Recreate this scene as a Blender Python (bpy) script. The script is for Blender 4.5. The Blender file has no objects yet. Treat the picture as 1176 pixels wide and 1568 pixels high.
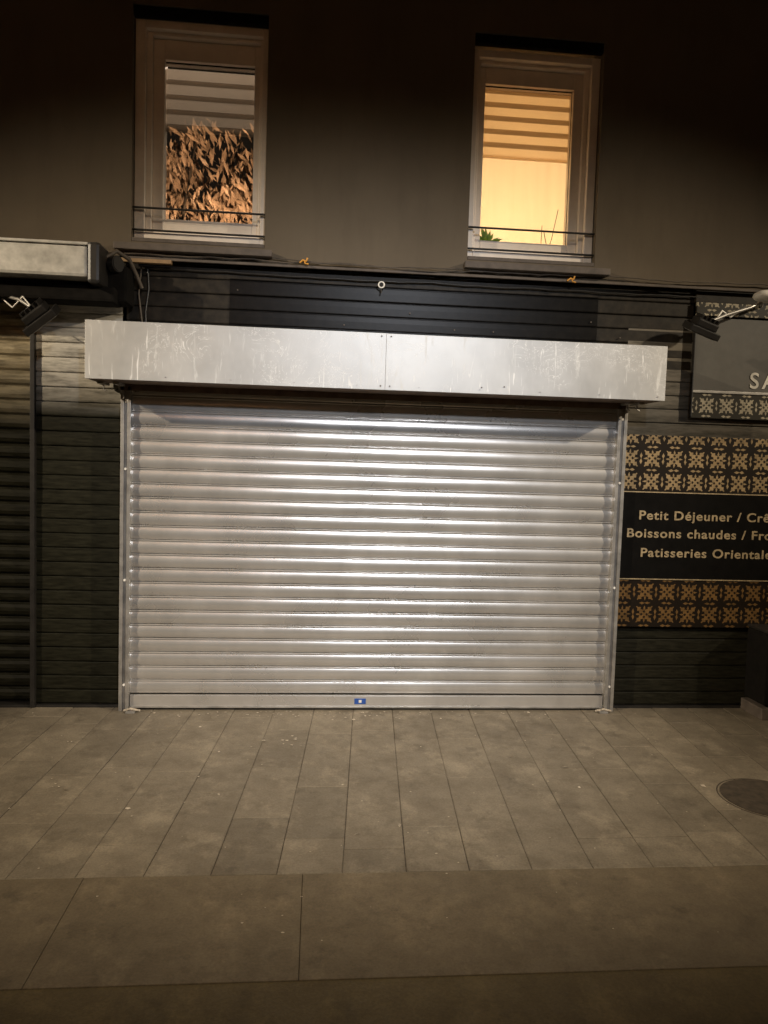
import bpy, bmesh, math, random
from mathutils import Vector, Matrix
random.seed(7)
S=bpy.context.scene
S.view_settings.view_transform='Standard'; S.view_settings.look='None'; S.view_settings.exposure=0
# ------------------------------------------------------------ helpers
def link(o,parent=None):
    S.collection.objects.link(o)
    if parent: o.parent=parent
    return o
def empty(name):
    return link(bpy.data.objects.new(name,None))
def mesh_obj(name,verts,faces,mat,parent=None,smooth=False):
    me=bpy.data.meshes.new(name); me.from_pydata(verts,[],faces); me.update()
    if mat: me.materials.append(mat)
    if smooth:
        for p in me.polygons: p.use_smooth=True
    return link(bpy.data.objects.new(name,me),parent)
def from_bm(name,bm,mat,parent=None,smooth=False):
    me=bpy.data.meshes.new(name); bm.to_mesh(me); bm.free()
    if mat: me.materials.append(mat)
    if smooth:
        for p in me.polygons: p.use_smooth=True
    return link(bpy.data.objects.new(name,me),parent)
def bm_box(bm,x0,x1,y0,y1,z0,z1,bev=0.0,M=None):
    r=bmesh.ops.create_cube(bm,size=1)
    vs=r['verts']
    for v in vs:
        v.co=Vector(((x0+x1)/2+v.co.x*(x1-x0),(y0+y1)/2+v.co.y*(y1-y0),(z0+z1)/2+v.co.z*(z1-z0)))
    if M:
        for v in vs: v.co=M@v.co
    if bev>0:
        es=list({e for v in vs for e in v.link_edges})
        bmesh.ops.bevel(bm,geom=es,offset=bev,segments=2,affect='EDGES',profile=0.6)
def box(name,x0,x1,y0,y1,z0,z1,mat,parent=None,bev=0.003,M=None):
    bm=bmesh.new(); bm_box(bm,x0,x1,y0,y1,z0,z1,bev,M)
    return from_bm(name,bm,mat,parent)
def tube(name,pts,r,mat,parent=None,cyc=False,seg=8):
    cu=bpy.data.curves.new(name,'CURVE'); cu.dimensions='3D'; cu.bevel_depth=r; cu.bevel_resolution=3; cu.use_fill_caps=True
    sp=cu.splines.new('POLY'); sp.points.add(len(pts)-1)
    for p,c in zip(sp.points,pts): p.co=(*c,1)
    sp.use_cyclic_u=cyc
    cu.materials.append(mat)
    o=bpy.data.objects.new(name,cu); link(o)
    dg=bpy.context.evaluated_depsgraph_get()
    me=bpy.data.meshes.new_from_object(o.evaluated_get(dg)); 
    bpy.data.objects.remove(o)
    for p in me.polygons: p.use_smooth=True
    return link(bpy.data.objects.new(name,me),parent)
def cyl(name,c,axis,r1,r2,h,mat,parent=None,seg=28):
    bm=bmesh.new(); bmesh.ops.create_cone(bm,cap_ends=True,segments=seg,radius1=r1,radius2=r2,depth=h)
    q=Vector((0,0,1)).rotation_difference(Vector(axis).normalized()).to_matrix().to_4x4()
    bmesh.ops.transform(bm,matrix=Matrix.Translation(c)@q,verts=bm.verts)
    es=[e for e in bm.edges if len(e.link_faces)==2 and e.calc_face_angle(0)>1.0]
    bmesh.ops.bevel(bm,geom=es,offset=min(r1,r2,h)*0.12,segments=2,affect='EDGES')
    return from_bm(name,bm,mat,parent)
# ------------------------------------------------------------ materials
class NT:
    def __init__(s,name):
        s.m=bpy.data.materials.new(name); s.m.use_nodes=True; s.t=s.m.node_tree; s.n=s.t.nodes; s.l=s.t.links
        s.b=s.n['Principled BSDF']; s.out=s.n['Material Output']
        s.tc=s.n.new('ShaderNodeTexCoord')
    def put(s,sock,v):
        if isinstance(v,bpy.types.NodeSocket): s.l.new(v,sock)
        else: sock.default_value=v
    def math(s,op,a,b=0.0,c=None,clamp=False):
        n=s.n.new('ShaderNodeMath'); n.operation=op; n.use_clamp=clamp
        s.put(n.inputs[0],a); s.put(n.inputs[1],b)
        if c is not None: s.put(n.inputs[2],c)
        return n.outputs[0]
    def noise(s,scale,detail=4,rough=.6,stretch=(1,1,1),dist=0):
        mp=s.n.new('ShaderNodeMapping'); mp.inputs['Scale'].default_value=stretch
        s.l.new(s.tc.outputs['Object'],mp.inputs[0])
        n=s.n.new('ShaderNodeTexNoise'); n.inputs['Scale'].default_value=scale; n.inputs['Detail'].default_value=detail
        n.inputs['Roughness'].default_value=rough; n.inputs['Distortion'].default_value=dist
        s.l.new(mp.outputs[0],n.inputs['Vector']); return n.outputs['Fac']
    def ramp(s,f,stops):
        n=s.n.new('ShaderNodeValToRGB'); s.l.new(f,n.inputs[0]); e=n.color_ramp.elements
        while len(e)<len(stops): e.new(0.5)
        for i,(p,c) in enumerate(stops):
            e[i].position=p; e[i].color=(c,c,c,1) if isinstance(c,(int,float)) else (*c,1)
        return n.outputs[0]
    def mix(s,f,a,b,mode='MIX'):
        n=s.n.new('ShaderNodeMix'); n.data_type='RGBA'; n.blend_type=mode
        s.put(n.inputs[0],f)
        for sk,v in((n.inputs[6],a),(n.inputs[7],b)):
            if isinstance(v,tuple): sk.default_value=(*v,1)
            else: s.l.new(v,sk)
        return n.outputs[2]
    def xyz(s):
        n=s.n.new('ShaderNodeSeparateXYZ'); s.l.new(s.tc.outputs['Object'],n.inputs[0]); return n.outputs
    def bump(s,h,strength=.3,dist=.005):
        n=s.n.new('ShaderNodeBump'); n.inputs['Strength'].default_value=strength; n.inputs['Distance'].default_value=dist
        s.l.new(h,n.inputs['Height']); s.l.new(n.outputs[0],s.b.inputs['Normal'])
    def set(s,col=None,rough=None,metal=None,spec=None):
        for k,v in(('Base Color',col),('Roughness',rough),('Metallic',metal),('Specular IOR Level',spec)):
            if v is None: continue
            if isinstance(v,tuple): v=(*v,1)
            s.put(s.b.inputs[k],v)
        return s.m
def simple(name,col,rough=.6,metal=0.0,var=.25,scale=12,spec=.5):
    t=NT(name); f=t.noise(scale,3)
    c=t.mix(t.ramp(f,[(.3,0.0),(.7,1.0)]),tuple(x*(1-var) for x in col),tuple(min(1,x*(1+var)) for x in col))
    t.bump(f,.15,.002)
    return t.set(c,rough,metal,spec)
def galv(name,base,metal,rlo,rhi,smear=.5,scr=0.0,bs=.25,grime=.4):
    t=NT(name)
    a=t.noise(2.2,4,.6,(1,.2,1))
    col=t.mix(t.ramp(a,[(.3,0.0),(.72,1.0)]),tuple(x*.82 for x in base),tuple(x*1.08 for x in base))
    col=t.mix(t.math('MULTIPLY',t.ramp(t.noise(1.6,5,.7,(1,.2,.5)),[(.5,0.0),(.75,1.0)]),grime),col,tuple(x*.55 for x in base))
    r=t.math('MULTIPLY_ADD',a,rhi-rlo,rlo)
    if scr:
        sm=t.ramp(t.noise(9,4,.7,(2.4,.2,.35),.6),[(.60,0.0),(.68,1.0)])
        col=t.mix(t.math('MULTIPLY',sm,smear),col,(.74,.74,.72))
        s1=t.ramp(t.noise(24,3,.6,(1.6,1,.16),.8),[(.64,0.0),(.68,1.0)])
        s1=t.math('MULTIPLY',s1,t.ramp(t.noise(3.5,2),[(.42,0.0),(.58,1.0)]))
        s2=t.ramp(t.noise(4,3,.75,(1,1,1),3.0),[(.488,0.0),(.50,1.0),(.512,0.0)])
        s2=t.math('MULTIPLY',s2,t.ramp(t.noise(2.2,2),[(.5,0.0),(.6,1.0)]))
        ss=t.math('MAXIMUM',s1,s2)
        col=t.mix(t.math('MULTIPLY',ss,scr),col,(.90,.90,.89)); r=t.math('ADD',r,t.math('MULTIPLY',ss,.25))
        r=t.math('ADD',r,t.math('MULTIPLY',sm,.18))
    else:
        # rows of faint rub marks, a few light scuffs
        sc=t.ramp(t.noise(6,3,.6,(1,.1,2.2)),[(.62,0.0),(.70,1.0)])
        col=t.mix(t.math('MULTIPLY',sc,smear),col,(.80,.78,.75))
    t.bump(t.noise(2.5,2,.5,(1,.2,1)),bs,.01)
    return t.set(col,r,metal)
M_slat=galv('galvanised_slat',(.66,.635,.60),.64,.24,.32,.18,0,.05,.42)
M_can=galv('galvanised_sheet',(.52,.515,.50),.36,.38,.52,.45,.65,.4,.40)
M_rail=simple('rail_steel',(.42,.40,.37),.38,.6)
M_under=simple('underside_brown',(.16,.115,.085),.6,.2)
t=NT('plaster'); a=t.noise(1.1,4); b=t.noise(260,2,.7); c=t.noise(14,4)
col=t.mix(t.ramp(a,[(.3,0.0),(.7,1.0)]),(.112,.090,.064),(.142,.115,.082))
col=t.mix(t.math('MULTIPLY',t.ramp(t.noise(4,4,.6,(2,1,.4)),[(.5,0.0),(.8,1.0)]),.35),col,(.08,.064,.046))
t.bump(t.math('ADD',t.math('MULTIPLY',b,.5),t.math('MULTIPLY',c,.8)),.45,.004)
M_plaster=t.set(col,.85,0.0,.3)
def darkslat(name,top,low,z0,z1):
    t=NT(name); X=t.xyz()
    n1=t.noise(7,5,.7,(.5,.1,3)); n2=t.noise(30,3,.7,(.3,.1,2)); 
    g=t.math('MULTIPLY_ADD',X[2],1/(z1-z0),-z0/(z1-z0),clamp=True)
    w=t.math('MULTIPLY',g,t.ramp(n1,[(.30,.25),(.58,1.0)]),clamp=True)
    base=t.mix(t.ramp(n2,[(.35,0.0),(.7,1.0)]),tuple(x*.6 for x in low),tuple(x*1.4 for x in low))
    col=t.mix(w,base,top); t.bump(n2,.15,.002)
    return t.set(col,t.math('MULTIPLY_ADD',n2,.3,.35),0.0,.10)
M_dslat=darkslat('dark_slat',(.62,.58,.50),(.016,.0150,.009),2.0,2.36)  # lighter top colour: lamplight on the upper slats painted in
M_dslat2=darkslat('dark_slat_side',(.46,.39,.26),(.013,.012,.007),1.9,2.5)  # lit upper part of the side shutter put into the colour, fading downwards
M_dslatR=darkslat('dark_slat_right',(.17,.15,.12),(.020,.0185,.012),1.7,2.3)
M_fascia=simple('fascia_black',(.006,.005,.004),.36,0,.4,20,.14)
M_dark=simple('black_metal',(.02,.018,.016),.4)
M_black=simple('matt_black',(.008,.007,.006),.9,0,.3,20,.1)
M_pvc=simple('white_pvc',(.76,.68,.59),.42,0,.06)
M_sill=simple('sill_stone',(.10,.08,.065),.7)
M_awn=simple('awning_grey',(.46,.45,.42),.45,.2)
M_gold=simple('orange_tape',(.7,.33,.05),.5)
M_white=simple('lamp_white',(.75,.72,.66),.4)
M_cable=simple('cable',(.09,.07,.05),.6)
M_debris=simple('debris',(.42,.36,.28),.8,0,.45,60)
def pattern(name,p,z0,fg,bg):
    t=NT(name); X=t.xyz()
    dx=t.math('MULTIPLY',t.math('SUBTRACT',t.noise(30,2),.5),.010)
    def cell(s): 
        return t.math('ABSOLUTE',t.math('SUBTRACT',t.math('FRACT',t.math('DIVIDE',t.math('ADD',s,dx),p)),.5))
    u=cell(X[0]); v=cell(t.math('SUBTRACT',X[2],z0))
    r=t.math('SQRT',t.math('ADD',t.math('MULTIPLY',u,u),t.math('MULTIPLY',v,v)))
    diff=t.math('ABSOLUTE',t.math('SUBTRACT',u,v))
    sn=t.math('MULTIPLY',t.math('SINE',t.math('MULTIPLY',r,6.0)),t.math('MULTIPLY_ADD',t.math('SINE',t.math('MULTIPLY',r,40.0)),.05,.13))
    pet=t.math('MULTIPLY',t.math('LESS_THAN',diff,sn),t.math('LESS_THAN',r,.50))
    e1=t.math('ABSOLUTE',t.math('SUBTRACT',u,.5)); e2=t.math('ABSOLUTE',t.math('SUBTRACT',v,.5))
    b1=t.math('LESS_THAN',t.math('ADD',t.math('MULTIPLY',e1,2.2),t.math('ABSOLUTE',t.math('SUBTRACT',v,.12))),.13)
    b2=t.math('LESS_THAN',t.math('ADD',t.math('MULTIPLY',e2,2.2),t.math('ABSOLUTE',t.math('SUBTRACT',u,.12))),.13)
    a1=t.math('LESS_THAN',t.math('ADD',t.math('MULTIPLY',v,2.6),t.math('ABSOLUTE',t.math('SUBTRACT',u,.27))),.12)
    a2=t.math('LESS_THAN',t.math('ADD',t.math('MULTIPLY',u,2.6),t.math('ABSOLUTE',t.math('SUBTRACT',v,.27))),.12)
    dot=t.math('LESS_THAN',r,.05)
    m=t.math('MAXIMUM',t.math('MAXIMUM',pet,t.math('MAXIMUM',b1,b2)),t.math('MAXIMUM',dot,t.math('MAXIMUM',a1,a2)))
    wear=t.ramp(t.noise(25,3),[(.25,.55),(.6,1.0)])
    col=t.mix(t.math('MULTIPLY',m,wear),bg,fg)
    return t.set(col,.3,0.0,.5)
M_pat=pattern('tile_pattern',.165,1.585,(.36,.26,.14),(.016,.012,.009))
M_pat2=pattern('tile_pattern_low',.165,.62,(.18,.10,.035),(.014,.010,.007))
M_pat3=pattern('tile_pattern_top',.15,2.15,(.42,.37,.27),(.03,.027,.02))
M_signblk=simple('sign_black',(.007,.0065,.006),.22,0,.2)
M_signgry=simple('sign_grey',(.10,.095,.085),.35,0,.1)
M_letter=simple('sign_lettering',(.34,.26,.15),.5,0,.35,40)
M_letter2=simple('sign_lettering_pale',(.60,.57,.50),.5)
M_blue=simple('sticker_blue',(.03,.09,.35),.35)
def glass(name,fac):
    t=NT(name); t.n.remove(t.b)
    g=t.n.new('ShaderNodeBsdfGlossy'); g.inputs['Roughness'].default_value=0.0; g.inputs['Color'].default_value=(.95,.95,.95,1)
    tr=t.n.new('ShaderNodeBsdfTransparent'); mx=t.n.new('ShaderNodeMixShader'); mx.inputs[0].default_value=fac
    t.l.new(tr.outputs[0],mx.inputs[1]); t.l.new(g.outputs[0],mx.inputs[2]); t.l.new(mx.outputs[0],t.out.inputs[0])
    return t.m
M_glassL=glass('glass_dark_room',.25); M_glassR=glass('glass_lit_room',.06)
def translucent(name,col,tw=.6):
    t=NT(name); t.n.remove(t.b)
    d=t.n.new('ShaderNodeBsdfDiffuse'); d.inputs[0].default_value=(*col,1)
    tr=t.n.new('ShaderNodeBsdfTranslucent'); tr.inputs[0].default_value=(*col,1)
    mx=t.n.new('ShaderNodeMixShader'); mx.inputs[0].default_value=tw
    t.l.new(d.outputs[0],mx.inputs[1]); t.l.new(tr.outputs[0],mx.inputs[2]); t.l.new(mx.outputs[0],t.out.inputs[0])
    return t.m
M_voile=translucent('curtain_voile',(.92,.80,.60),.75)
M_blA=translucent('blind_sheer',(.95,.83,.68),.85)
M_blB=translucent('blind_dense',(.66,.50,.33),.34)
M_blC=translucent('blind_beige',(.88,.78,.66),.50)
M_blD=translucent('blind_dark_band',(.55,.45,.34),.20)  # darker band of the striped blind
M_room=simple('room_wall',(.7,.62,.48),.8,0,.05)
M_leafg=simple('leaf_green',(.14,.26,.02),.5)
# ------------------------------------------------------------ building
B=empty('apartment_building')
ops=[(-1.262,-0.390,3.155,4.665),(0.992,1.893,3.155,4.665)]
WB=3.055; WT=9.0; XL=-8; XR=9
bm=bmesh.new()
for (x0,x1,z0,z1) in [(XL,XR,4.665,WT),(XL,XR,WB,3.155),(XL,ops[0][0],3.155,4.665),(ops[0][1],ops[1][0],3.155,4.665),(ops[1][1],XR,3.155,4.665)]:
    vs=[bm.verts.new(c) for c in((x0,0,z0),(x1,0,z0),(x1,0,z1),(x0,0,z1))]; bm.faces.new(vs)
for (x0,x1,z0,z1) in ops:
    D=.34
    for q in(((x0,0,z0),(x0,0,z1),(x0,D,z1),(x0,D,z0)),((x1,0,z1),(x1,0,z0),(x1,D,z0),(x1,D,z1)),((x0,0,z1),(x1,0,z1),(x1,D,z1),(x0,D,z1)),((x1,0,z0),(x0,0,z0),(x0,D,z0),(x1,D,z0))):
        bm.faces.new([bm.verts.new(c) for c in q])
q=((XL,0,WB),(XR,0,WB),(XR,.35,WB),(XL,.35,WB)); bm.faces.new([bm.verts.new(c) for c in q])
from_bm('upper_wall',bm,M_plaster,B)
box('parapet',XL,XR,-.05,.4,WT,WT+.12,M_sill,B)
def window(nm,ox,x0,x1,z0,z1,gx0,gx1,gz0,gz1,Mg,sill):
    W=empty(nm); W.parent=B
    yf=.055
    box('blind_box',ox[0]+.002,ox[1]-.002,.012,.052,4.600,4.663,M_black,W)
    def frame(n,a0,a1,b0,b1,w,y0,y1,wl=None,wr=None):
        wl=wl or w; wr=wr or w
        bm=bmesh.new()
        bm_box(bm,a0,a0+wl,y0,y1,b0,b1,.004); bm_box(bm,a1-wr,a1,y0,y1,b0,b1,.004)
        bm_box(bm,a0+wl+.0005,a1-wr-.0005,y0,y1,b1-w,b1,.004); bm_box(bm,a0+wl+.0005,a1-wr-.0005,y0,y1,b0,b0+w,.004)
        return from_bm(n,bm,M_pvc,W)
    L=gx0-x0; Rr=x1-gx1
    frame('outer_frame',x0,x1,z0,z1,.05,yf,.24,L*.38,Rr*.38)
    frame('step_frame',x0+L*.38+.001,x1-Rr*.38-.001,z0+.051,z1-.051,.022,yf+.04,.24,L*.2,Rr*.2)
    frame('sash',x0+L*.58+.002,x1-Rr*.58-.002,z0+.002+.035,z1-.075,(z1-gz1-.075),yf+.08,.23,L*.42,Rr*.42)
    box('glass_pane',gx0-.01,gx1+.01,.172,.177,gz0-.03,gz1+.01,Mg,W,0)
    box('gasket',gx0-.002,gx1+.002,.165,.171,gz1-.006,gz1+.004,M_black,W,0)
    box('gasket_side',gx1-.005,gx1+.003,.165,.171,gz0,gz1-.007,M_black,W,0)
    box('sill',sill[0],sill[1],-.07,.0,3.085,3.13,M_sill,W,.006)
    box('sill_inner',ox[0]+.002,ox[1]-.002,.0015,.20,3.157,3.182,M_sill,W,.003)
    for i,z in enumerate((3.385,3.24)):
        tube('guard_bar_%d'%i,[(ox[0],.03,z),(ox[1],.03,z)],.007,M_dark,W)
    return W
WL=window('dark_window',ops[0][:2],-1.258,-.394,3.184,4.60,-1.085,-.485,3.29,4.395,M_glassL,(-1.36,-.335))
WR=window('lit_window',ops[1][:2],.996,1.889,3.184,4.585,1.10,1.735,3.275,4.40,M_glassR,(.965,1.985))
def room(nm,x0,x1,mat,par):
    bm=bmesh.new(); bm_box(bm,x0,x1,.345,3.0,2.9,5.2); 
    bm.faces.ensure_lookup_table()
    f=[f for f in bm.faces if f.calc_center_median().y<.35]; bmesh.ops.delete(bm,geom=f,context='FACES')
    return from_bm(nm,bm,mat,par)
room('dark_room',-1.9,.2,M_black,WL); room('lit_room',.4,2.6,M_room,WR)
def blind(x0,x1,ztop,zbot,n,A,Bm,y,par,fa=.55):
    h=(ztop-zbot)/n
    for i in range(n):
        za=ztop-i*h; zm=za-h*fa
        mesh_obj('blind_band_a_%d'%i,[(x0,y,zm),(x1,y,zm),(x1,y,za),(x0,y,za)],[(0,1,2,3)],A,par)
        mesh_obj('blind_band_b_%d'%i,[(x0,y+.004,za-h),(x1,y+.004,za-h),(x1,y+.004,zm),(x0,y+.004,zm)],[(0,1,2,3)],Bm,par)
    box('blind_bar',x0,x1,y-.004,y+.012,zbot-.018,zbot,Bm,par,.003)
blind(-1.09,-.48,4.36,3.97,4,M_blC,M_blD,.184,WL,.70)
blind(1.09,1.745,4.41,3.95,5,M_blB,M_blA,.215,WR,.40)
vs=[];fs=[];N=80
for i in range(N+1):
    x=.9+1.0*i/N; y=.36+.002*math.sin(i*.9)+.004*math.sin(i*.37+1)
    vs+=[(x,y,3.19),(x,y,4.6)]
for i in range(N): fs.append((2*i,2*i+2,2*i+3,2*i+1))
mesh_obj('voile_curtain',vs,fs,M_voile,WR,True)
pl=empty('potted_plant'); 
cyl('pot',(1.17,.27,3.235),(0,0,1),.035,.045,.07,simple('pot',(.35,.2,.1)),pl)
bm=bmesh.new()
for i in range(34):
    a=random.uniform(0,6.28); e=random.uniform(-.1,1.4); L=random.uniform(.07,.15)
    d=Vector((math.cos(a)*math.cos(e),math.sin(a)*.3*math.cos(e),math.sin(e)*.8)); s=d.cross(Vector((0,1,.2))).normalized()*.013
    b=Vector((1.18,.25,3.33))+d*.03
    bm.faces.new([bm.verts.new(c) for c in(b,b+d*L*.5+s,b+d*L,b+d*L*.5-s)])
from_bm('leaves',bm,M_leafg,pl)
tw=empty('dry_twigs')
for i,(a,b) in enumerate([((1.60,.27,3.2),(1.70,.27,3.62)),((1.64,.27,3.2),(1.60,.27,3.46)),((1.56,.27,3.2),(1.585,.27,3.5))]):
    tube('twig_%d'%i,[a,((a[0]+b[0])/2+.01,.27,(a[2]+b[2])/2),b],.0025,M_cable,tw)
# ---------------- shop front
def slats(name,x0,x1,z0,z1,period,prof,y,mat,parent,nx=1,jit=0.0,sag=0.0):
    vs=[];fs=[];rows=[]
    n=int(math.ceil((z1-z0)/period))
    for k in range(n):
        jy=random.uniform(-jit,jit)
        for j,(fz,off) in enumerate(prof):
            z=z0+(k+fz)*period
            if z>z1: continue
            rows.append((z,y-off+jy*(1 if 0<j<len(prof)-1 else 0)))
    for (z,yy) in rows:
        for i in range(nx+1):
            x=x0+(x1-x0)*i/nx
            vs.append((x,yy,z+sag*math.sin(x*2.1+z)))
    w=nx+1
    for r in range(len(rows)-1):
        for i in range(nx):
            fs.append((r*w+i,r*w+i+1,(r+1)*w+i+1,(r+1)*w+i))
    return mesh_obj(name,vs,fs,mat,parent)
pd=[(0,-.006),(.04,-.006),(.06,.004),(.12,.0055),(.6,.006),(.93,.005),(.965,.003),(.975,-.006)]
SF=empty('shop_front'); 
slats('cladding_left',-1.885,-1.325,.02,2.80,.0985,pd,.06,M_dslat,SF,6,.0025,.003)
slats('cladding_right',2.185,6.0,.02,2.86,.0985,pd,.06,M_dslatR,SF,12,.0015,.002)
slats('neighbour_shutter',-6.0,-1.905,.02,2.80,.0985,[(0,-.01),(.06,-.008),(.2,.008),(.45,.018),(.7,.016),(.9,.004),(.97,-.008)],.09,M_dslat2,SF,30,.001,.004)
box('neighbour_post',-1.915,-1.885,.02,.12,0,2.8,M_dark,SF)
box('plinth',XL,XR,.03,.3,-.05,.018,M_dark,SF)
M_dslat_f=simple('fascia_slats',(.020,.016,.011),.5,0,.5,15,.2)
slats('fascia_cladding',-1.3,2.66,2.45,3.05,.0985,pd,.06,M_dslat_f,SF,12,.002,.002)
slats('fascia_cladding_gloss',-.62,1.95,2.45,2.96,.0985,pd,.052,M_fascia,SF,12,.001,.002)
box('fascia_left_top',XL,-1.30,.02,.3,2.80,3.054,M_dslat_f,SF,.004)
box('fascia_right_top',2.66,XR,.03,.3,2.955,3.054,M_dslat_f,SF,.004)
box('fascia_lip',-1.3,XR,-.02,.0,3.035,3.053,M_sill,SF,.004)
box('back_wall',XL,XR,.31,.36,0,3.05,M_black,SF,0)
def wob(x0,x1,y,z0,z1,amp,n=40,sag=0):
    p=[];o=0
    for i in range(n+1):
        s=i/n; o=o*.7+random.uniform(-amp,amp)
        p.append((x0+(x1-x0)*s,y,z0+(z1-z0)*s+o-sag*math.sin(s*math.pi)))
    return p
cb=empty('facade_cable')
tube('run_a',wob(-1.3,3.6,-.03,3.06,3.09,.006,70),.0045,M_cable,cb)
tube('run_b',wob(-.4,1.1,-.03,3.09,3.07,.004,30,.02),.004,M_cable,cb)
tube('run_c',wob(-1.18,2.7,.035,2.99,2.99,.004,50),.006,M_dark,cb)
tube('drop',[(-1.16,.03,3.0),(-1.15,.02,2.85),(-1.17,.02,2.7),(-1.165,.02,2.6)],.007,M_dark,cb)
tube('drop2',[(-1.20,.03,3.0),(-1.215,.02,2.82),(-1.19,.02,2.62)],.006,M_cable,cb)
for i,(x,z) in enumerate(((-.12,3.075),(1.72,3.05))):
    tube('tape_%d'%i,[(x-.03,-.04,z-.012),(x-.01,-.05,z+.004),(x+.012,-.045,z-.002),(x+.02,-.045,z+.02)],.006,M_gold,cb)
    tube('tape_tail_%d'%i,[(x,-.045,z),(x+.006,-.05,z-.018),(x+.028,-.05,z-.022)],.005,M_gold,cb)
box('clip',-1.35,-.99,-.06,-.02,3.005,3.03,simple('copper_flash',(.25,.16,.08),.5),cb)
eb=empty('eye_bolt')
tube('ring',[(.405+.02*math.cos(a*.5236),-.0,2.955+.02*math.sin(a*.5236)) for a in range(12)],.005,M_white,eb,True)
cyl('stem',(.405,.006,2.92),(0,0,1),.004,.004,.04,M_dark,eb,10)
for i in range(7):
    x=random.uniform(-.6,2.3); z=random.choice((2.68,2.78,2.88))
    cyl('screw_%d'%i,(x,.042,z),(0,-1,0),.005,.005,.012,M_sill,SF,8)
# ------------------------------------------------------------ roller shutter
RS=empty('roller_shutter')
pr=[(0,-.014),(.045,-.014),(.05,-.003)]
for i in range(17):
    s=i/16; fz=.055+.82*s; off=.0078*(1-(2*s-1)**2)-.001
    pr.append((fz,off))
pr+=[(.882,-.009),(.900,-.009),(.906,.001),(.93,.0042),(.955,.0042),(.978,.000),(.984,-.014)]
sh=slats('curtain',-1.245,2.105,.11,2.40,.0968,pr,.0,M_slat,RS,24,.0010)
for v in sh.data.vertices:
    v.co.y+=.0020*math.sin(v.co.x*1.7+int((v.co.z-.11)/.0968)*1.3)+.0012*math.sin(v.co.x*6+v.co.z*9)
for p in sh.data.polygons: p.use_smooth=True
box('bottom_bar',-1.24,2.10,-.022,.008,.02,.105,M_slat,RS,.005)
box('bottom_lip',-1.24,2.10,-.032,-.0225,.018,.03,M_rail,RS,.002)
for s,x in((-1,-1.31),(1,2.105)):
    bm=bmesh.new()
    bm_box(bm,x,x+.022,-.045,.05,0,2.2,.002); bm_box(bm,x+.044,x+.066,-.045,.05,0,2.2,.002); bm_box(bm,x+.0225,x+.0435,-.030,.04,0,2.2,.002)
    from_bm('guide_rail',bm,M_rail,RS)
    for z in(.18,.9,1.65,2.1):
        cyl('rail_bolt',(x+.033,-.034,z),(0,-1,0),.009,.009,.014,M_white,RS,12)
    xx=x+.09 if s<0 else x-.02
    box('rail_foot',xx-.03,xx+.03,-.10,-.034,.0,.014,M_rail,RS,.003)
    tube('floor_latch',[(xx-.05,-.06,.008),(xx,-.085,.03),(xx+.06,-.07,.012)],.008,M_debris,RS)
box('maker_sticker',.30,.38,-.0245,-.0225,.045,.085,M_blue,RS,0)
box('sticker_mark',.33,.35,-.0265,-.0250,.055,.075,M_white,RS,0)
CB=empty('shutter_housing')
box('front_sheet_l',-1.45,.4195,-.352,-.345,2.21,2.57,M_can,CB,.0012)
box('front_sheet_r',.4205,2.29,-.3505,-.3435,2.2105,2.569,M_can,CB,.0012)
box('top_sheet',-1.449,2.289,-.340,.0,2.562,2.569,M_can,CB,.001)
box('end_sheet',-1.449,-1.442,-.340,.0,2.2115,2.5615,M_can,CB,.001)
box('end_sheet_b',2.282,2.289,-.340,.0,2.2115,2.5615,M_can,CB,.001)
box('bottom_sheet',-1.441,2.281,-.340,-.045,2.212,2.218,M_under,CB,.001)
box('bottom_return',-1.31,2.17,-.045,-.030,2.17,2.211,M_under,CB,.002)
for i in range(10):
    x=-1.36+i*.4
    cyl('rivet_%d'%i,(x,-.353,2.235),(0,-1,0),.004,.004,.005,M_rail,CB,8)
for x,z in((.39,2.55),(.45,2.55),(.39,2.235),(.45,2.235),(1.2,2.26),(1.05,2.25)):
    cyl('rivet_x',(x,-.353,z),(0,-1,0),.005,.005,.005,M_sill,CB,8)
for x in(-1.40,-1.30,2.2,2.13):
    box('bracket',x-.02,x+.02,-.20,-.05,2.195,2.211,M_rail,CB,.003)
    tube('hook',[(x,-.12,2.20),(x,-.12,2.165),(x+.02,-.12,2.155)],.006,M_rail,CB)
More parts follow.
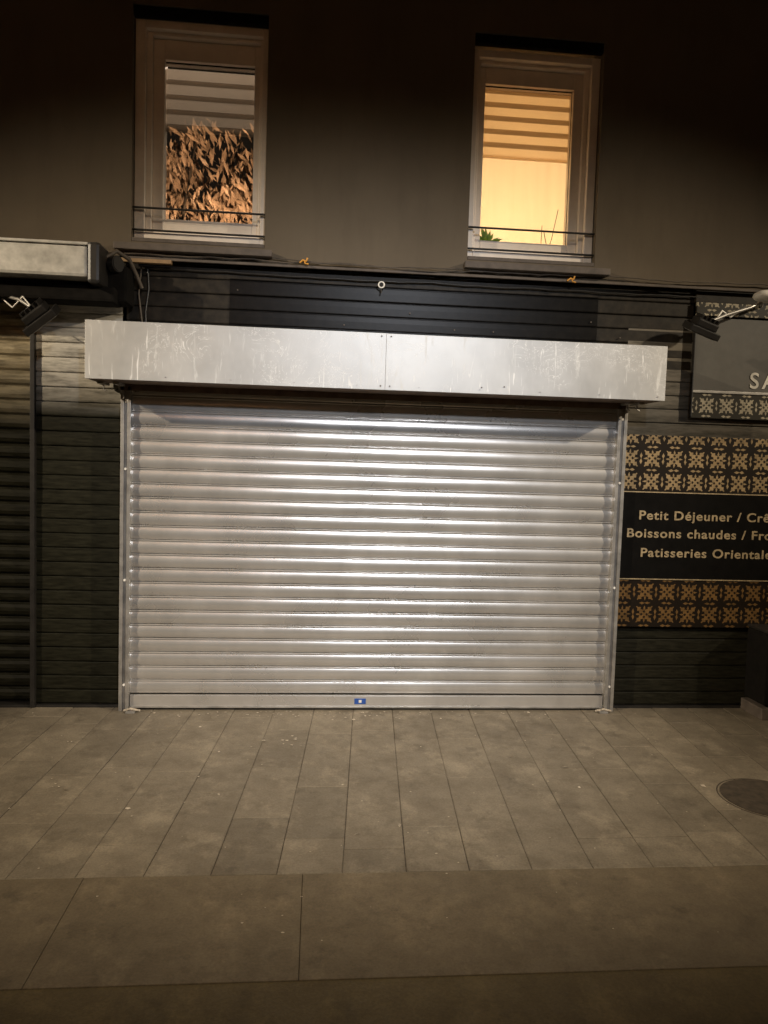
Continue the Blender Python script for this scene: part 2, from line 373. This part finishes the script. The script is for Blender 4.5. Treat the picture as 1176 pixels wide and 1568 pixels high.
# ------------------------------------------------------------ awning
AW=empty('folded_awning')
box('cassette',-4.8,-1.435,-.36,-.20,2.825,3.015,M_awn,AW,.02)
box('cassette_lip',-4.8,-1.43,-.37,-.18,3.016,3.035,M_awn,AW,.006)
box('end_cap',-1.434,-1.36,-.37,-.10,2.79,3.04,M_dark,AW,.02)
box('arm_bracket',-1.62,-1.24,-.18,.02,2.72,2.95,M_black,AW,.02)
box('under_arm',-4.8,-1.30,-.26,-.06,2.70,2.80,M_black,AW,.02)
tube('motor_cable',[(-1.37,-.2,2.99),(-1.31,-.17,3.04),(-1.25,-.1,3.01),(-1.22,-.03,2.93),(-1.19,.0,2.85)],.014,M_cable,AW)
cyl('gear',(-1.31,-.2,2.95),(1,-.6,0),.05,.05,.06,M_dark,AW)
M_lens=simple('lens',(.25,.24,.22),.15)
def flood(c,aim,arm,sc=1.0):
    E=empty('floodlight')
    d=Vector(aim).normalized(); q=Vector((0,0,-1)).rotation_difference(d).to_matrix().to_4x4()
    Mx=Matrix.Translation(c)@q@Matrix.Scale(sc,4)
    bm=bmesh.new(); bm_box(bm,-.085,.085,-.06,.06,-.035,.0,.006,Mx)
    bm_box(bm,-.06,.06,-.045,.045,.0005,.04,.01,Mx)
    for i in range(5): bm_box(bm,-.05+i*.024,-.043+i*.024,-.04,.04,.041,.06,.001,Mx)
    from_bm('head',bm,M_dark,E)
    box('lens',-.068,.068,-.048,.048,-.038,-.0355,M_lens,E,0,Mx)
    tube('arm',arm,.010,M_rail,E)
    cyl('joint',arm[0],(1,0,0),.018,.018,.05,M_dark,E,14)
    return E
E=flood((-1.72,-.36,2.57),(.75,.5,-.9),[(-1.76,-.34,2.62),(-1.86,-.30,2.68),(-2.05,-.15,2.74),(-2.2,.02,2.78)],1.35)
tube('loose_cable',[(-1.78,-.34,2.64),(-1.84,-.3,2.70),(-1.90,-.3,2.63),(-2.0,-.2,2.70)],.005,M_white,E)
E=flood((2.52,-.36,2.70),(-.35,.4,-1),[(2.56,-.36,2.74),(2.70,-.34,2.80),(2.85,-.34,2.85),(2.95,-.32,2.90),(3.15,.03,2.95)],1.25)
bm=bmesh.new(); bmesh.ops.create_uvsphere(bm,u_segments=24,v_segments=12,radius=.07)
for v in bm.verts: v.co=Vector((v.co.x*1.4,v.co.y,v.co.z*.6))+Vector((2.97,-.34,2.93))
from_bm('sensor_dome',bm,M_white,E,True)
tube('loose_cable',[(2.62,-.34,2.76),(2.68,-.3,2.83),(2.74,-.3,2.79),(2.86,-.3,2.87)],.006,M_white,E)
# ------------------------------------------------------------ shop sign panels (right)
SG=empty('bakery_sign')
x1=5.2
box('pattern_upper',2.185,x1,.015,.035,1.60,2.00,M_pat,SG,.001)
box('menu_board',2.183,x1,.010,.035,.957,1.597,M_signblk,SG,.001)
box('pattern_lower',2.185,x1,.015,.035,.61,.954,M_pat2,SG,.001)
box('name_board',2.665,x1,.012,.035,2.333,2.845,M_signgry,SG,.001)
box('pattern_name',2.66,x1,.014,.035,2.135,2.312,M_pat3,SG,.001)
box('pattern_cap',2.665,x1,.014,.035,2.862,2.953,M_pat3,SG,.001)
box('trim_a',2.66,x1,.006,.034,2.3135,2.3315,M_rail,SG,.002)
box('trim_b',2.655,2.664,.004,.034,2.14,2.85,M_dark,SG,.002)
box('gold_line_a',2.185,x1,.006,.0095,1.588,1.5955,M_letter,SG,0)
box('gold_line_b',2.185,x1,.006,.0095,.958,.965,M_letter,SG,0)
def text(body,x,z,size,mat,y=.007,off=.0,sp=1.12,sx=1.0):
    cu=bpy.data.curves.new('lettering','FONT'); cu.body=body; cu.size=size; cu.extrude=.001; cu.offset=off; cu.space_character=sp
    cu.materials.append(mat)
    o=bpy.data.objects.new('lettering',cu); link(o)
    o.location=(x,y,z); o.rotation_euler=(math.pi/2,0,0); o.scale=(sx,1,1)
    bpy.context.view_layer.update(); dg=bpy.context.evaluated_depsgraph_get()
    me=bpy.data.meshes.new_from_object(o.evaluated_get(dg)); mw=o.matrix_world.copy(); bpy.data.objects.remove(o)
    me.transform(mw); return link(bpy.data.objects.new('lettering',me),SG)
text("Petit Déjeuner / Crêpes",2.31,1.395,.090,M_letter,off=.0016,sx=1.16)
text("Boissons chaudes / Froides",2.225,1.265,.090,M_letter,off=.0016,sx=1.16)
text("Patisseries Orientales",2.335,1.125,.090,M_letter,off=.0016,sx=1.16)
text("SALON DE THE",3.085,2.36,.16,M_letter2,y=.008,off=.002,sp=1.3)
CA=empty('utility_cabinet')
box('body',3.20,3.9,-.22,.03,.10,.62,M_black,CA,.01); box('base',3.18,3.92,-.24,.03,.0,.085,M_sill,CA,.008); box('lid',3.19,3.91,-.23,.03,.622,.64,M_dark,CA,.004)
# ------------------------------------------------------------ ground
def stone(name,cA,cB,dirt,sc=1.0,rough=.75,attr=True):
    t=NT(name)
    n1=t.noise(1.3*sc,5,.65); n2=t.noise(7*sc,5,.7); n3=t.noise(90,3,.75)
    col=t.mix(t.ramp(n1,[(.32,0.0),(.68,1.0)]),cA,cB)
    col=t.mix(t.math('MULTIPLY',t.ramp(n2,[(.42,0.0),(.70,1.0)]),.6),col,dirt)
    col=t.mix(t.math('MULTIPLY',t.ramp(t.noise(4.4,7,.70,(1,.8,1)),[(.52,0.0),(.66,1.0)]),.45),col,tuple(min(1,x*1.55) for x in cB))
    col=t.mix(t.math('MULTIPLY',t.ramp(t.noise(6.3,6,.70,(.9,.8,1)),[(.56,0.0),(.68,1.0)]),.45),col,tuple(x*.55 for x in dirt))
    col=t.mix(t.math('MULTIPLY',t.ramp(n3,[(.35,0.0),(.75,1.0)]),.45),col,tuple(x*.5 for x in dirt))
    if attr:
        a=t.n.new('ShaderNodeAttribute'); a.attribute_name='tone'
        col=t.mix(1.0,col,a.outputs['Color'],'MULTIPLY')
    t.bump(t.math('ADD',t.math('MULTIPLY',n2,1.0),t.math('MULTIPLY',n3,.4)),.7,.008)
    return t.set(col,t.math('MULTIPLY_ADD',n2,.40,rough-.30),0.0,.4)
M_slab=stone('paving_stone',(.180,.150,.108),(.270,.228,.166),(.125,.10,.070))
M_joint=simple('joint_grit',(.08,.064,.044),.9,0,.5,40)
M_band=stone('asphalt_band',(.150,.118,.074),(.205,.162,.104),(.11,.085,.055),1.3,.8,False)
M_road=stone('road_asphalt',(.110,.080,.036),(.150,.112,.052),(.08,.06,.03),1.0,.8,False)
mesh_obj('ground',[(-60,-60,-.16),(60,-60,-.16),(60,40,-.16),(-60,40,-.16)],[(0,1,2,3)],M_road)
PV=empty('pavement')
mesh_obj('bedding',[(-8,-2.12,-.0035),(9,-2.12,-.0035),(9,.06,-.0035),(-8,.06,-.0035)],[(0,1,2,3)],M_joint,PV)
bm=bmesh.new(); tone=bm.loops.layers.float_color.new('tone')
W=.275; k=math.tan(math.radians(4))
for c in range(-30,34):
    ya=.055; first=True
    cx=c*W+.02
    while ya>-2.115:
        L=random.choice((.55,.6,.7,.8))*(random.uniform(.3,1) if first else 1); first=False
        yb=max(ya-L,-2.118)
        if yb<-1.95: yb=-2.118
        tn=random.uniform(.85,1.10); zz=random.uniform(-.0014,.0014)
        g=.0008+random.uniform(0,.0018)
        def P(x,y,z): return (x+y*k,y,z)
        e=.004
        X0,X1,Y0,Y1=cx+g,cx+W-g,yb+g*.6,ya-g*.6
        C4=lambda e:((X0+e,Y0+e),(X1-e,Y0+e),(X1-e,Y1-e),(X0+e,Y1-e))
        lo=[bm.verts.new(P(x,y,-.008)) for x,y in C4(0)]
        mi=[bm.verts.new(P(x,y,zz-.0022)) for x,y in C4(0)]
        hi=[bm.verts.new(P(x,y,zz+random.uniform(-.0006,.0006))) for x,y in C4(e)]
        F=[bm.faces.new(hi)]
        for i in range(4):
            j=(i+1)%4
            F.append(bm.faces.new((lo[i],lo[j],mi[j],mi[i]))); F.append(bm.faces.new((mi[i],mi[j],hi[j],hi[i])))
        for f in F:
            for l in f.loops: l[tone]=(tn,tn,tn,1)
        ya=yb
from_bm('slabs',bm,M_slab,PV)
bm=bmesh.new()
for a,b in((-8,-3.4),(-3.4,-.915),(-.915,-.02),(-.02,2.6),(2.6,5.3),(5.3,9)):
    bm_box(bm,a+.0010,b-.0010,-2.775,-2.122,-.02,.001,.003)
from_bm('edge_band',bm,M_band,PV)
mesh_obj('road',[(-60,-60,-.003),(60,-60,-.003),(60,-2.776,-.003),(-60,-2.776,-.003)],[(0,1,2,3)],M_road)
MC=empty('manhole_cover')
Mi=simple('cast_iron',(.06,.045,.03),.8,.05,.4,20)
cyl('cover',(2.46,-1.46,.0015),(0,0,1),.235,.235,.006,Mi,MC,48)
tube('rim',[(2.46+.25*math.cos(i*math.pi/24),-1.46+.25*math.sin(i*math.pi/24),-.001) for i in range(48)],.004,Mi,MC,True)
bm=bmesh.new()
def chip(x,y,s):
    c=bmesh.ops.create_icosphere(bm,subdivisions=1,radius=s)
    for v in c['verts']: v.co=Vector((v.co.x*random.uniform(.8,1.8)+x,v.co.y*random.uniform(.7,1.3)+y,max(.001,v.co.z*.4+s*.3)+.001))
for i in range(90): chip(random.gauss(.4,1.0),-abs(random.gauss(0,.08))-.05,random.uniform(.003,.007))
for i in range(130): chip(random.uniform(-1.6,2.6),random.uniform(-2.6,-.1),random.uniform(.0015,.005))
for i in range(10): chip(random.gauss(-.12,.10),random.gauss(-.60,.06),random.uniform(.004,.011))
for i in range(14):
    x=random.uniform(-1.3,2.2); y=random.uniform(-1.9,-.15); a=random.uniform(0,6.28); L=random.uniform(.010,.022); w=L*.5
    ca,sa=math.cos(a),math.sin(a)
    q=[(L,0,.004),(0,w,.009),(-L,0,.005),(0,-w,.003)]
    bm.faces.new([bm.verts.new((x+p[0]*ca-p[1]*sa,y+p[0]*sa+p[1]*ca,p[2])) for p in q])
from_bm('litter',bm,M_debris)
# ------------------------------------------------------------ street tree opposite
TR=empty('street_tree')
M_bark=simple('bark',(.09,.07,.05),.9)
M_leaf=simple('autumn_leaf',(.40,.27,.17),.6,0,.5,3)
def limb(a,b,r0,r1,n):
    a=Vector(a);b=Vector(b); ax=(b-a); bm=bmesh.new()
    bmesh.ops.create_cone(bm,cap_ends=True,segments=10,radius1=r0,radius2=r1,depth=ax.length)
    q=Vector((0,0,1)).rotation_difference(ax.normalized()).to_matrix().to_4x4()
    bmesh.ops.transform(bm,matrix=Matrix.Translation((a+b)/2)@q,verts=bm.verts)
    from_bm(n,bm,M_bark,TR,True)
C=Vector((-2.2,-9.3,6.2))
limb((-3.2,-9.4,-.1),(-3.0,-9.4,4.6),.17,.11,'trunk')
tips=[]
for i in range(26):
    b=C+Vector((random.uniform(-1.9,1.9),random.uniform(-.8,.8),random.uniform(-1.3,1.25))); tips.append(b)
    limb((-3.0,-9.4,4.5+random.uniform(-.4,.1)),b,.06,.012,'branch_%d'%i)
bm=bmesh.new()
for i in range(3000):
    tpt=random.choice(tips); p=tpt+Vector((random.gauss(0,.26),random.gauss(0,.4),random.gauss(0,.22)))
    if p.z>7.65: continue
    d=Vector((random.gauss(.25,.45),random.gauss(0,.3),-random.uniform(.3,1.4))).normalized(); s=d.cross(Vector((random.gauss(0,.4),1,.2))).normalized()
    L=random.uniform(.14,.32); w=L*.12
    bm.faces.new([bm.verts.new(c) for c in(p,p+d*L*.45+s*w,p+d*L,p+d*L*.45-s*w)])
from_bm('crown_leaves',bm,M_leaf,TR)
# ------------------------------------------------------------ light
def lamp(name,typ,loc,tgt,energy,col,size=.15,ang=90,blend=1.0):
    l=bpy.data.lights.new(name,typ); l.energy=energy; l.color=col
    o=bpy.data.objects.new(name,l); link(o); o.location=loc
    if typ=='SPOT': l.spot_size=math.radians(ang); l.spot_blend=blend
    l.shadow_soft_size=size
    if tgt: o.rotation_euler=(Vector(tgt)-Vector(loc)).to_track_quat('-Z','Y').to_euler()
    return o
lamp('tree_fill','SPOT',(-7.7,-5.0,5.5),(.2,-.5,1.1),3300,(1,.83,.60),.08,37,1)
lamp('tree_fill','SPOT',(9.4,-5.0,6.1),(.3,-.5,1.1),3800,(1,.84,.62),.08,33,1)
lamp('tree_fill','SPOT',(1.3,-7.2,4.8),(.40,0,1.25),1350,(.88,.92,1.0),.14,40,1)
lamp('tree_fill','SPOT',(-1.2,-6.0,4.4),(-2.0,-9.3,6.4),1900,(1,.66,.40),.1,80,.6)  # added spot, aimed up at the crown so its leaves show in the glass
lamp('room_lamp','POINT',(1.4,1.3,3.35),None,50,(1,.75,.47),.2)
lamp('blind_fill','POINT',(-.8,.95,4.85),None,28,(1,.78,.58),.06)  # added unseen light behind the left blind, there to brighten its bands
W=bpy.data.worlds.new('World'); S.world=W; W.use_nodes=True
bg=W.node_tree.nodes['Background']; sk=W.node_tree.nodes.new('ShaderNodeTexSky'); sk.sky_type='NISHITA'; sk.sun_disc=False
sk.sun_elevation=math.radians(-4); sk.sun_rotation=math.radians(200)
ad=W.node_tree.nodes.new('ShaderNodeMix'); ad.data_type='RGBA'; ad.blend_type='ADD'; ad.inputs[0].default_value=1
W.node_tree.links.new(sk.outputs[0],ad.inputs[6]); ad.inputs[7].default_value=(.34,.21,.09,1)
W.node_tree.links.new(ad.outputs[2],bg.inputs[0]); bg.inputs[1].default_value=.05
# ------------------------------------------------------------ camera
c=bpy.data.cameras.new('camera'); o=bpy.data.objects.new('camera',c); link(o); S.camera=o
c.sensor_fit='VERTICAL'; c.sensor_height=24; c.lens=24*1150/1568; c.clip_end=300; c.clip_start=.05
R=Matrix.Rotation(math.radians(-5.166),3,'Z')@Matrix.Rotation(math.radians(90-3.687),3,'X')@Matrix.Rotation(math.radians(1.746),3,'Z')
o.matrix_world=Matrix.Translation((0,-5.2,1.738))@R.to_4x4()
